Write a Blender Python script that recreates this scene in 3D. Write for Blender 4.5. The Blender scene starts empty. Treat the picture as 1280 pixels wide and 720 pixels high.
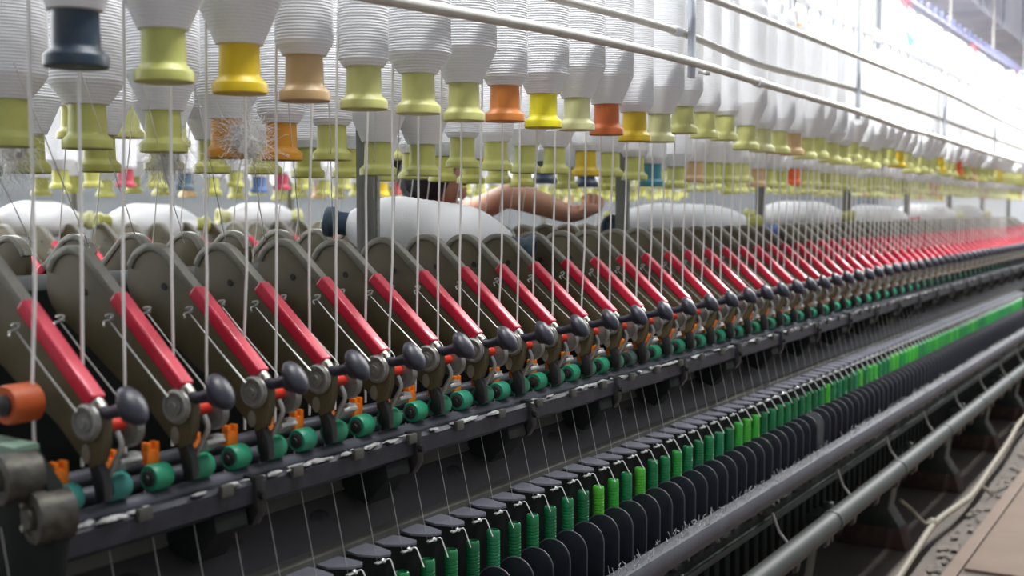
import bpy, bmesh, math, random
from mathutils import Vector, Matrix
random.seed(7)
S = bpy.context.scene
COL = S.collection
H = 1.27            # camera height above the floor; machine profile coordinates are (Y, Z) relative to the camera
PI = math.pi

# ------------------------------------------------------------------ materials
def lin(h):
    h = h.lstrip('#')
    c = [int(h[i:i+2], 16)/255 for i in (0, 2, 4)]
    return tuple(x/12.92 if x <= .04045 else ((x+.055)/1.055)**2.4 for x in c)
def mat(name, col, rough=.5, metal=0., noise=0., nscale=30., dark=None, bump=0., bscale=80., objcol=False, coat=0., spec=.5, dust=None, dustamt=0.):
    m = bpy.data.materials.new(name); m.use_nodes = True
    nt = m.node_tree; N = nt.nodes; L = nt.links
    b = N['Principled BSDF']
    b.inputs['Roughness'].default_value = rough
    b.inputs['Metallic'].default_value = metal
    b.inputs['Specular IOR Level'].default_value = spec
    if coat: b.inputs['Coat Weight'].default_value = coat
    tc = N.new('ShaderNodeTexCoord')
    if objcol:
        oi = N.new('ShaderNodeObjectInfo'); src = oi.outputs['Color']
    else:
        rgb = N.new('ShaderNodeRGB'); rgb.outputs[0].default_value = (*lin(col), 1); src = rgb.outputs[0]
    if noise:
        n = N.new('ShaderNodeTexNoise'); n.inputs['Scale'].default_value = nscale; n.inputs['Detail'].default_value = 5
        L.new(tc.outputs['Object'], n.inputs['Vector'])
        r = N.new('ShaderNodeValToRGB'); r.color_ramp.elements[0].position = .38; r.color_ramp.elements[1].position = .68
        L.new(n.outputs['Fac'], r.inputs['Fac'])
        mx = N.new('ShaderNodeMix'); mx.data_type = 'RGBA'; mx.blend_type = 'MIX'
        mm = N.new('ShaderNodeMath'); mm.operation = 'MULTIPLY'; mm.inputs[1].default_value = noise
        L.new(r.outputs['Color'], mm.inputs[0]); L.new(mm.outputs[0], mx.inputs['Factor'])
        L.new(src, mx.inputs[6])
        mx.inputs[7].default_value = (*lin(dark or '#202020'), 1)
        src = mx.outputs[2]
    L.new(src, b.inputs['Base Color'])
    if bump:
        n2 = N.new('ShaderNodeTexNoise'); n2.inputs['Scale'].default_value = bscale; n2.inputs['Detail'].default_value = 4
        L.new(tc.outputs['Object'], n2.inputs['Vector'])
        bp = N.new('ShaderNodeBump'); bp.inputs['Strength'].default_value = bump; bp.inputs['Distance'].default_value = .002
        L.new(n2.outputs['Fac'], bp.inputs['Height']); L.new(bp.outputs[0], b.inputs['Normal'])
    return m
def emis(name, col, s):
    m = bpy.data.materials.new(name); m.use_nodes = True
    nt = m.node_tree; nt.nodes.clear()
    e = nt.nodes.new('ShaderNodeEmission'); e.inputs[0].default_value = (*lin(col), 1); e.inputs[1].default_value = s
    o = nt.nodes.new('ShaderNodeOutputMaterial'); nt.links.new(e.outputs[0], o.inputs[0])
    return m
M = dict(
    plate=mat('plate_paint', '#5c5339', .55, 0, .6, 16, '#3f3828', .15, 60),
    lever=mat('lever_grey', '#8a887c', .4, .2, .4, 60, '#64625a'),
    red=mat('red_sleeve_plastic', '#c81e3c', .42, 0, .25, 40, '#a81830', coat=.15),
    tip=mat('tip_metal', '#b4b6ac', .38, .5),
    black=mat('black_handle_plastic', '#262632', .4, 0, .3, 90, '#40404e'),
    disc=mat('dusty_steel', '#9a9a96', .45, .55, .6, 55, '#6e6b62', .2, 120),
    redc=mat('red_collar_plastic', '#e8402e', .4),
    blackp=mat('black_bracket', '#1c1c1e', .5, .1, .5, 70, '#39393a', .2, 120),
    cot=mat('green_rubber_cot', '#1f8f66', .42, 0, .35, 50, '#3f8f7c', .1, 90, objcol=True),
    cap=mat('roller_end_cap', '#2a2a2c', .5, .3, .6, 120, '#4c4a48'),
    orange=mat('orange_clip_plastic', '#ee7a14', .45),
    dwire=mat('guide_wire_steel', '#a9aba6', .4, .5), wire=mat('bright_wire', '#e6e8e6', .3, .45),
    silver=mat('dull_aluminium', '#b8b8b4', .38, .6, .5, 80, '#82807a'),
    yarn=mat('white_roving_yarn', '#f3f4f6', .85, 0, .25, 9, '#e2e3e7', .25, 260),
    strand=mat('roving_strand', '#f4f2ee', .9),
    thread=mat('spun_thread', '#a6a6a3', .9),
    tube=mat('bobbin_tube_plastic', '#ffffff', .42, 0, .18, 25, '#7a7446', objcol=True),
    pin=mat('spindle_tube_green', '#ffffff', .34, 0, objcol=True),
    steel=mat('dark_steel', '#5e6068', .42, .45, .5, 14, '#44464c', .1, 90),
    navy=mat('navy_bar_paint', '#22232e', .5, .1, .5, 25, '#3a3c44', .25, 70),
    board=mat('charcoal_board', '#302e31', .55, .05, .5, 7, '#413f3c', .12, 60),
    boardlip=mat('worn_board_lip', '#55554f', .6, .1, .6, 25, '#45443f'),
    flap=mat('grey_flap_metal', '#70727c', .42, .35, .4, 60, '#565860'),
    sep=mat('black_separator_plastic', '#20212b', .36, 0, .35, 40, '#34353f', coat=.1),
    sepedge=mat('worn_separator_edge', '#44454c', .5),
    rail=mat('grey_front_rail', '#404149', .6, .1, .6, 18, '#4e4f57', .3, 110),
    pipe=mat('dark_green_grey_pipe', '#333936', .55, .1, .55, 12, '#262a28', .15, 80),
    leg=mat('dark_green_leg_paint', '#1f2a26', .5, 0, .5, 14, '#3a3c36', .2, 50),
    dark=mat('dark_machine_paint', '#1f2322', .85, 0, .5, 12, '#2e302d', .2, 40, spec=.15),
    greyp=mat('pale_grey_pipe_paint', '#cfccc4', .5, .1, .5, 40, '#b4b0a6', .2, 120),
    postm=mat('galvanised_post', '#c2c8d2', .4, .25, .3, 30, '#8a909a'),
    cpost=mat('grey_creel_post', '#84847f', .5, .2, .4, 20, '#6a6a66'), creel=mat('white_creel_paint', '#d8dade', .5),
    lint=mat('lint_fluff', '#b4b4b2', .95), dust=mat('floor_dust_grey', '#6b645c', .95),
    lintw=mat('white_fluff', '#e8e6e4', .95),
    floor=mat('mill_floor', '#5a5148', .75, 0, .7, 5, '#443d37', .25, 30),
    walk=mat('beige_walkway', '#776659', .8, 0, .5, 4, '#68584d', .12, 40),
    gap=mat('walkway_joint', '#3c342e', .85),
    dado=mat('grey_dado_paint', '#83888a', .7), wall=mat('white_wall_paint', '#e4e6e8', .8),
    ceil=mat('ceiling_paint', '#e6e6ee', .8),
    duct=mat('lavender_grey_duct', '#e2e2f0', .6, 0, .4, 3, '#a9aabd'),
    track=mat('violet_grey_track', '#a2a3c6', .5, .2, .6, 9, '#7f81b4'),
    blue=mat('blue_plastic', '#8e98cc', .5),
    pgreen=mat('pennant_green', '#3ec08c', .6), pred=mat('pennant_red', '#e05060', .6), pgrey=mat('pennant_grey', '#a8b4ae', .6),
    glass=emis('bright_frosted_glass', '#f8fbff', 3.2),
    tubeglow=emis('fluorescent_glow', '#fbfdff', 14.),
    cable=mat('pale_cable_sheath', '#7f796a', .6, 0, .4, 30, '#8c8678'),
    skin=mat('skin', '#cc9a80', .5, 0, .3, 18, '#b98770'),
    hair=mat('black_hair', '#14141a', .45, 0, .3, 70, '#2a2a32'),
    blouse=mat('pale_grey_blouse', '#b9bdbc', .8), trousers=mat('navy_trousers', '#2a3044', .8),
    eye=mat('eye_dark', '#17110e', .3), lip=mat('lip', '#a5544e', .5),
    rust=mat('greasy_hub_iron', '#57534a', .5, .3, .75, 70, '#2e2a24', .6, 60),
    orangeroll=mat('orange_rubber_roller', '#c2551e', .5, 0, .5, 30, '#8a4018'),
    palegreen=mat('pale_green_bar', '#7e9a86', .5, 0, .4, 20, '#62766a'),
    rustfoot=mat('rusty_foot', '#4a342c', .8, 0, .6, 30, '#2c2420'),
)
YG = lin('#d2d284'); YG2 = lin('#c6c870'); YG3 = lin('#d8d8a0'); OLV = lin('#aead55')
CC = dict(yg=YG, yg2=YG2, pale=YG3, olive=OLV, navy=lin('#24384c'), yellow=lin('#e6c416'), tan=lin('#cfae7e'), orange=lin('#e0873c'),
          bright=lin('#eee21c'), rust=lin('#d06a30'), gold=lin('#d8b820'), green=lin('#1f5a46'), teal=lin('#3f8a9a'), amber=lin('#e09a28'),
          blue=lin('#3a5f96'), red=lin('#c83a4a'), hotorange=lin('#ee6428'), slate=lin('#3c5468'), crimson=lin('#b02846'))
CNAME = dict(yg='pale yellow-green', yg2='yellow-green', pale='pale cream-green', olive='olive-yellow', navy='navy-blue', yellow='yellow', tan='tan wooden',
             orange='orange', bright='bright yellow', rust='rust-orange', gold='golden-yellow', green='dark green', teal='teal-blue', amber='amber',
             blue='blue', red='red', hotorange='vivid orange', slate='slate-blue', crimson='crimson')

# ------------------------------------------------------------------ mesh helpers
class MB:
    def __init__(s, off=(0, 0, 0)): s.bm = bmesh.new(); s.o = Vector(off)
    def v(s, p): return s.bm.verts.new(Vector(p)+s.o)
    def face(s, vs):
        try: s.bm.faces.new(vs)
        except ValueError: pass
    def obox(s, c, ax, half, bev=0., seg=2):
        """box with centre c, three unit axes ax, half sizes half"""
        t = bmesh.new(); bmesh.ops.create_cube(t, size=2.)
        for v in t.verts: v.co = Vector((v.co.x*half[0], v.co.y*half[1], v.co.z*half[2]))
        if bev: bmesh.ops.bevel(t, geom=t.edges[:], offset=bev, segments=seg, profile=.6, affect='EDGES')
        A = [Vector(a).normalized() for a in ax]; c = Vector(c)
        mp = {}
        for v in t.verts: mp[v] = s.v(c+A[0]*v.co.x+A[1]*v.co.y+A[2]*v.co.z)
        for f in t.faces: s.face([mp[v] for v in f.verts])
        t.free()
    def box(s, x0, x1, y0, y1, z0, z1, bev=0.):
        s.obox(((x0+x1)/2, (y0+y1)/2, (z0+z1)/2), ((1, 0, 0), (0, 1, 0), (0, 0, 1)), ((x1-x0)/2, (y1-y0)/2, (z1-z0)/2), bev)
    def lathe(s, prof, c, axis=(0, 0, 1), seg=24, sx=1., sy=1., ref=None, cap=True):
        """prof: [(radius, distance along axis)]"""
        a = Vector(axis).normalized(); r = Vector(ref or ((1, 0, 0) if abs(a.x) < .9 else (0, 0, 1)))
        e1 = (r-a*r.dot(a)).normalized(); e2 = a.cross(e1); c = Vector(c); rings = []
        for R, h in prof:
            if R < 1e-6: rings.append([s.v(c+a*h)])
            else: rings.append([s.v(c+a*h+e1*(R*sx*math.cos(2*PI*i/seg))+e2*(R*sy*math.sin(2*PI*i/seg))) for i in range(seg)])
        for A, B in zip(rings, rings[1:]):
            for i in range(seg):
                j = (i+1) % seg
                if len(A) == 1 and len(B) == 1: continue
                if len(A) == 1: s.face([A[0], B[j], B[i]])
                elif len(B) == 1: s.face([A[i], A[j], B[0]])
                else: s.face([A[i], A[j], B[j], B[i]])
        if cap:
            if len(rings[0]) > 1: s.face(list(reversed(rings[0])))
            if len(rings[-1]) > 1: s.face(rings[-1])
    def cyl(s, p0, p1, r0, r1=None, seg=16):
        p0 = Vector(p0); p1 = Vector(p1); d = p1-p0
        s.lathe([(r0, 0), (r0 if r1 is None else r1, d.length)], p0, d, seg)
    def tube(s, pts, r, seg=8, cap=True):
        pts = [Vector(p) for p in pts]; rings = []
        t0 = (pts[1]-pts[0]).normalized(); e = Vector((0, 0, 1)) if abs(t0.z) < .9 else Vector((1, 0, 0))
        for i, p in enumerate(pts):
            t = (pts[min(i+1, len(pts)-1)]-pts[max(i-1, 0)]).normalized()
            e = (e-t*e.dot(t)).normalized(); f = t.cross(e)
            R = r[i] if isinstance(r, (list, tuple)) else r
            rings.append([s.v(p+e*(R*math.cos(2*PI*k/seg))+f*(R*math.sin(2*PI*k/seg))) for k in range(seg)])
        for A, B in zip(rings, rings[1:]):
            for i in range(seg): s.face([A[i], A[(i+1) % seg], B[(i+1) % seg], B[i]])
        if cap: s.face(list(reversed(rings[0]))); s.face(rings[-1])
    def prism(s, poly, x0, x1, bev=0.):
        """polygon of (Y, Z) extruded along X"""
        t = bmesh.new()
        a = [t.verts.new((x0, y, z)) for y, z in poly]; b = [t.verts.new((x1, y, z)) for y, z in poly]
        t.faces.new(a); t.faces.new(list(reversed(b)))
        n = len(poly)
        for i in range(n): t.faces.new([a[i], b[i], b[(i+1) % n], a[(i+1) % n]])
        bmesh.ops.recalc_face_normals(t, faces=t.faces[:])
        if bev:
            ed = [e for e in t.edges if abs(e.verts[0].co.x-e.verts[1].co.x) < 1e-9]
            bmesh.ops.bevel(t, geom=ed, offset=bev, segments=2, profile=.5, affect='EDGES')
        mp = {v: s.v(v.co) for v in t.verts}
        for f in t.faces: s.face([mp[v] for v in f.verts])
        t.free()
    def blob(s, c, r, sub=2, amp=.25, sc=(1, 1, 1), rnd=random):
        t = bmesh.new(); bmesh.ops.create_icosphere(t, subdivisions=sub, radius=1.)
        mp = {}
        for v in t.verts:
            k = r*(1+rnd.uniform(-amp, amp)); mp[v] = s.v(Vector(c)+Vector((v.co.x*k*sc[0], v.co.y*k*sc[1], v.co.z*k*sc[2])))
        for f in t.faces: s.face([mp[v] for v in f.verts])
        t.free()
    def mesh(s, name, m, ang=38):
        bmesh.ops.recalc_face_normals(s.bm, faces=s.bm.faces[:])
        me = bpy.data.meshes.new(name); s.bm.to_mesh(me); s.bm.free()
        me.materials.append(M[m] if isinstance(m, str) else m)
        me.shade_smooth(); me.set_sharp_from_angle(angle=math.radians(ang))
        return me
    def build(s, name, m, parent=None, ang=38):
        return link(name, s.mesh(name, m, ang), parent)

KIDS = {}
def link(name, data, parent=None):
    o = bpy.data.objects.new(name, data); COL.objects.link(o)
    if parent is not None:
        o.parent = parent; KIDS.setdefault(parent.name, []).append(o)
    return o
def tag(o, label, cat, group=None, kind=None):
    o['label'] = label; o['category'] = cat
    if group: o['group'] = group
    if kind: o['kind'] = kind
    return o
def thing(name, loc, label, cat, group=None):
    o = link(name, None); o.location = loc; o.empty_display_size = .05
    return tag(o, label, cat, group)
def struct(o): o['kind'] = 'structure'; return o
def dup(o, parent=None):
    c = o.copy(); COL.objects.link(c)
    if parent is not None:
        c.parent = parent; KIDS.setdefault(parent.name, []).append(c)
    for k in KIDS.get(o.name, []): dup(k, c)
    return c
ONES = ['', 'first', 'second', 'third', 'fourth', 'fifth', 'sixth', 'seventh', 'eighth', 'ninth', 'tenth', 'eleventh', 'twelfth', 'thirteenth',
        'fourteenth', 'fifteenth', 'sixteenth', 'seventeenth', 'eighteenth', 'nineteenth']
TENS = ['', '', 'twenty', 'thirty', 'forty', 'fifty', 'sixty', 'seventy', 'eighty', 'ninety']
CARD = ['', 'one', 'two', 'three', 'four', 'five', 'six', 'seven', 'eight', 'nine']
def nth(n):
    if n >= 100: return 'hundredth' if n == 100 else 'hundred-and-'+nth(n-100)
    if n < 20: return ONES[n]
    t, u = divmod(n, 10)
    return (TENS[t][:-1]+'ieth') if u == 0 else TENS[t]+'-'+ONES[u]
def Z(z): return z+H

XA0, XP = .962, .14          # first drafting arm and the pitch of the arms
XS0, SP = 1.951, .07         # reference spindle and the pitch of the spindles
XEND = 11.0
YC = 1.60                    # middle of the machine
YM = 2.26                    # distance to the next machine

# ------------------------------------------------------------------ the room
r = MB(); r.box(-3, 26, -3, 6.6, -.1, 0); struct(r.build('floor', 'floor'))
r = MB(); r.box(-3, 26, 6.4, 6.6, 0, 2.0); r.box(-3, 26, 6.4, 6.6, 6.6, 7.0)
for k in range(11): x = -3+2.88*k; r.box(x, x+.12, 6.4, 6.6, 2.0, 6.6)
struct(r.build('wall_back', 'wall'))
r = MB(); r.box(-3, 26, 6.36, 6.4, 0, 1.98); struct(r.build('trim_1', 'dado'))
for k in range(10):
    x0 = -3+2.88*k+.12; x1 = x0+2.76
    f = MB()
    for a in (x0, x0+.8, x0+1.6, x1-.05): f.box(a, a+.05, 6.42, 6.5, 2.0, 6.6)
    for b in (2.0, 3.1, 4.3, 5.4, 6.55): f.box(x0, x1, 6.425, 6.495, b, b+.05)
    fr = struct(f.build('window_%d' % (k+1), 'creel'))
    g = MB(); g.box(x0, x1, 6.455, 6.47, 2.0, 6.6); g.build('pane', 'glass', fr)
r = MB(); r.box(26, 26.2, -3, 6.6, 0, 7); struct(r.build('wall_end', 'wall'))
f = MB()
for a in (-2.5, -.3, 1.9, 4.1, 6.3): f.box(25.93, 26.0, a, a+.06, 2.1, 6.4)
for b in (2.1, 3.5, 4.9, 6.35): f.box(25.935, 25.995, -2.5, 6.36, b, b+.05)
fr = struct(f.build('window_11', 'creel')); g = MB(); g.box(25.96, 25.975, -2.5, 6.35, 2.1, 6.4); g.build('pane', 'glass', fr)
r = MB(); r.box(-3, 26, -3, 6.6, 7.0, 7.1); struct(r.build('ceiling', 'ceil'))

# walkway strip on the aisle floor
w = MB(); w.box(-2, 4.30, -.6, .745, 0, .012, .003)
tag(w.build('floor_mat', 'walk'), 'near beige walkway board ending at a dark cross joint on the aisle floor', 'walkway')
w = MB(); w.box(4.38, 14, -.6, .745, 0, .012, .003)
wk = tag(w.build('floor_mat', 'walk'), 'long beige walkway board lying beyond the dark cross joint on the aisle floor', 'walkway')
w = MB(); w.box(-2, 14, .752, .800, 0, .0115, .003)
wk = tag(w.build('floor_mat', 'walk'), 'narrow beige edge board between the walkway board and the cable', 'walkway')
w = MB()
for i in range(220):
    x = random.uniform(2.5, 9); w.blob((x, random.uniform(.81, .87), .012), random.uniform(.006, .020), 1, .5, (1.6, 1, .25))
tag(w.build('floor_dust', 'dust'), 'grey dust and lint swept along the edge of the beige board', 'dust', kind='stuff')
cpts = [(3.2, .915, .03), (3.9, .90, .03), (4.3, .905, .05), (4.7, .91, .075), (5.05, .885, .075), (5.35, .882, .06), (5.9, .895, .07), (6.5, .905, .09), (7.2, .93, .10), (8.6, .93, .06)]
def smooth(pts, n=8):
    P = [Vector(p) for p in pts]; out = []
    for i in range(len(P)-1):
        a, b, c, d = P[max(i-1, 0)], P[i], P[i+1], P[min(i+2, len(P)-1)]
        for k in range(n):
            t = k/n; out.append(.5*((2*b)+(c-a)*t+(2*a-5*b+4*c-d)*t*t+(3*b-3*c+d-a)*t**3))
    out.append(P[-1]); return out
c = thing('floor_cable', (5, .9, 0), 'thick pale cable running along the floor beside the machine legs', 'cable')
w = MB((-5, -.9, 0)); w.tube(smooth(cpts), .013, 10); w.build('sheath', 'cable', c)
w = MB((-5, -.9, 0)); w.tube(smooth([(4.70, .91, .075), (4.6, .93, .10), (4.53, .96, .16), (4.45, .985, .21)]), .007, 8); w.build('branch_lead', 'cable', c)
w = MB((-5, -.9, 0)); w.tube(smooth([(5.55, .885, .062), (5.55, .86, .04), (5.58, .84, .012)]), .008, 8); w.build('tie', 'cable', c)
w = MB((-5, -.9, 0)); w.blob((4.68, .915, .08), .022, 2, .15); w.build('joint', 'cable', c)

# ------------------------------------------------------------------ the spinning frame
fr = thing('spinning_frame', (1.0, YC, 0), 'long dark ring spinning frame carrying the red-sleeved arms and green spindles', 'spinning machine')
FO = (-1.0, -YC, H)
def FM(): return MB(FO)
X0, X1 = .80, XEND
b = FM(); b.box(X0+.13, X1, 1.27, 1.96, -1.0, -.43, .01); b.build('bed', 'dark', fr)
b = FM(); b.box(X0+.05, X1, 1.43, 1.77, -.43, -.112, .008); b.build('top_beam', 'dark', fr)
b = FM(); b.prism([(1.128, -.366), (1.122, -.372), (1.122, -.398), (1.13, -.405), (1.21, -.405), (1.21, -.37)], X0+.08, X1); b.build('roller_beam', 'navy', fr)
b = FM()
for y, z, q in ((1.152, -.3665, .0125), (1.195, -.353, .0115), (1.235, -.34, .0115)):
    b = FM(); b.cyl((X0+.12, y, z), (X1, y, z), q, seg=14); b.build('fluted_roller', 'steel', fr)
b = FM(); b.prism([(1.225, -.440), (1.165, -.512), (1.165, -.535), (1.25, -.535), (1.25, -.44)], X0-.2, X1); bd = b.build('cover_board', 'board', fr)
b = FM(); b.prism([(1.224, -.4385), (1.212, -.4535), (1.2095, -.4505), (1.222, -.436), (1.26, -.436), (1.26, -.4385)], X0-.2, X1); b.build('board_lip', 'boardlip', bd)
for k in range(22):
    x = .86+.19*k
    b = FM(); b.lathe([(.013, 0), (.016, .0016), (.012, .0022), (.0, .0022)], (x, 1.196, -.4775), (0, -.768, .64), 14, 1.5, .8); b.build('slot_rim', 'blackp', bd)
b = FM(); b.prism([(1.166, -.512), (1.148, -.519), (1.148, -.532), (1.166, -.532)], X0-.2, X1); b.build('guide_bar', 'boardlip', fr)
for k in range(22):
    x = 1.165+.376*k
    if x > X1: break
    b = FM(); b.prism([(1.215, -.403), (1.126, -.403), (1.122, -.424), (1.165, -.472), (1.215, -.455)], x-.03, x+.03, .002)
    br = b.build('beam_bracket', 'dark', fr)
    b = FM(); b.prism([(1.118, -.362), (1.114, -.41), (1.126, -.43), (1.150, -.43), (1.150, -.362)], x+.04, x+.058, .002)
    b.lathe([(.007, 0), (.007, .006), (.0, .007)], (x+.049, 1.114, -.388), (0, -1, 0), 8); b.build('bolt_clamp', 'blackp', br)
for k in range(60):
    x = X0+.2+.14*k
    if x > X1: break
    b = FM(); b.box(x, x+.022, 1.115, 1.123, -.378, -.362, .002); b.build('beam_tab', 'boardlip', fr)
b = FM(); b.box(X0, X1, 1.085, 1.20, -.705, -.685, .003); b.build('ring_rail', 'blackp', fr)
b = FM(); b.box(X0, X1, 1.03, 1.22, -.845, -.80, .003); b.build('spindle_rail', 'dark', fr)
b = FM(); b.box(X0, X1, 1.016, 1.03, -.842, -.826, .002); b.build('rail_edge', 'pipe', fr)
b = FM(); b.box(X0-.2, X1+1, 1.16, 1.20, -1.02, -.535, .003); b.build('back_apron', 'dark', fr)
b = FM()
b.prism([(1.005, -.712), (.998, -.703), (.982, -.701), (.968, -.706), (.962, -.716), (.962, -.742), (.968, -.750), (1.0, -.752), (1.005, -.745)], X0, X1+1); b.build('front_rail', 'rail', fr)
b = FM(); b.tube([(X0, .95, -.905), (X1+1, .95, -.905)], .031, 24)
fp = b.build('foot_pipe', 'pipe', fr)
for k in range(9):
    x = 2.6+.82*k
    b = FM(); b.lathe([(.0325, 0), (.034, .003), (.034, .02), (.0325, .023)], (x, .95, -.905), (1, 0, 0), 24); b.build('pipe_joint', 'pipe', fp)
for k in range(22):
    x = 2.55+.29*k
    b = FM(); b.lathe([(.012, 0), (.024, .006), (.026, .02), (.018, .03), (.0, .033)], (x, .985, -.955), (0, -1, -.1), 14)
    b.cyl((x, .985, -.955), (x, 1.03, -.93), .01, seg=8); b.build('brake_knob', 'blackp', fr)
for k in range(10):
    x = 2.42+.62*k
    b = FM(); b.tube([(x, 1.0, -.80), (x+.01, .985, -.85), (x+.02, .965, -.88)], .004, 6); b.build('stay_wire', 'silver', fr)
for k in range(8):
    x = 1.40+1.06*k
    b = FM()
    b.prism([(1.0, -.90), (.99, -.96), (1.03, -1.02), (1.045, -1.12), (1.0, -1.19), (1.2, -1.19), (1.165, -1.12), (1.165, -.9)], x-.05, x+.05, .004)
    lg = b.build('leg', 'leg', fr)
    b = FM(); b.prism([(1.0, -1.188), (.975, -1.27), (1.225, -1.27), (1.2, -1.188)], x-.06, x+.06, .004); b.build('foot', 'rustfoot', lg)
    b = FM(); b.box(x-.012, x+.012, .972, 1.0, -.99, -.87, .003); b.build('pipe_bracket', 'leg', lg)
# far side rail and legs
b = FM(); b.tube([(X0, 2.25, -.905), (X1, 2.25, -.905)], .031, 16); b.build('foot_pipe', 'pipe', fr)
for k in range(4):
    x = 1.4+2.12*k
    b = FM(); b.box(x-.05, x+.05, 2.05, 2.23, -1.27, -.9, .01); b.build('leg', 'leg', fr)
# the drafting end with its hubs
e = thing('drafting_end_stand', (.84, 1.16, Z(-.40)), 'greasy iron end stand with two dusty hubs beside the first arm', 'machine part')
EO = (-.84, -1.16, .40)
def hub(y, z, x, r_, name):
    b = MB(EO); b.lathe([(r_*1.02, .036), (r_*1.05, .0), (r_, -.006), (r_*.72, -.008), (r_*.68, -.004), (r_*.45, -.004), (r_*.42, -.012), (r_*.2, -.014), (.0, -.012)], (x, y, z), (1, -.25, 0), 20)
    h = b.build(name, 'rust', e)
    b = MB(EO)
    for q in range(5):
        a = q*1.257; b.lathe([(.004, 0), (.004, -.005), (0, -.006)], (x, y-math.cos(a)*r_*.82, z+math.sin(a)*r_*.82), (1, -.25, 0), 8)
    b.build('bolt', 'tip', h); return h
hub(1.165, -.302, .852, .028, 'upper_hub'); hub(1.135, -.345, .870, .029, 'lower_hub')
b = MB(EO); b.prism([(1.125, -.31), (1.115, -.37), (1.13, -.46), (1.25, -.46), (1.25, -.28), (1.17, -.27)], .878, .90, .004); b.build('stand_plate', 'dark', e)
b = MB(EO); b.prism([(1.14, -.44), (1.11, -.55), (1.22, -.60), (1.24, -.46)], .80, .86, .004); b.build('stand_foot', 'dark', e)
b = MB(EO); b.prism([(1.30, -.262), (1.165, -.268), (1.165, -.284), (1.30, -.278)], .865, .90, .002); b.build('cover_bar', 'palegreen', e)
b = MB(EO); b.lathe([(.012, -.004), (.022, -.004), (.0235, .0), (.0235, .034), (.02, .037), (.0, .037)], (.888, 1.205, -.226), (1, 0, 0), 20)
rr = b.build('end_roller', 'orangeroll', e)
b = MB(EO); b.lathe([(.013, 0), (.013, -.008), (.006, -.011), (0, -.011)], (.888, 1.205, -.226), (1, 0, 0), 16); b.build('roller_cap', 'cap', rr)

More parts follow.
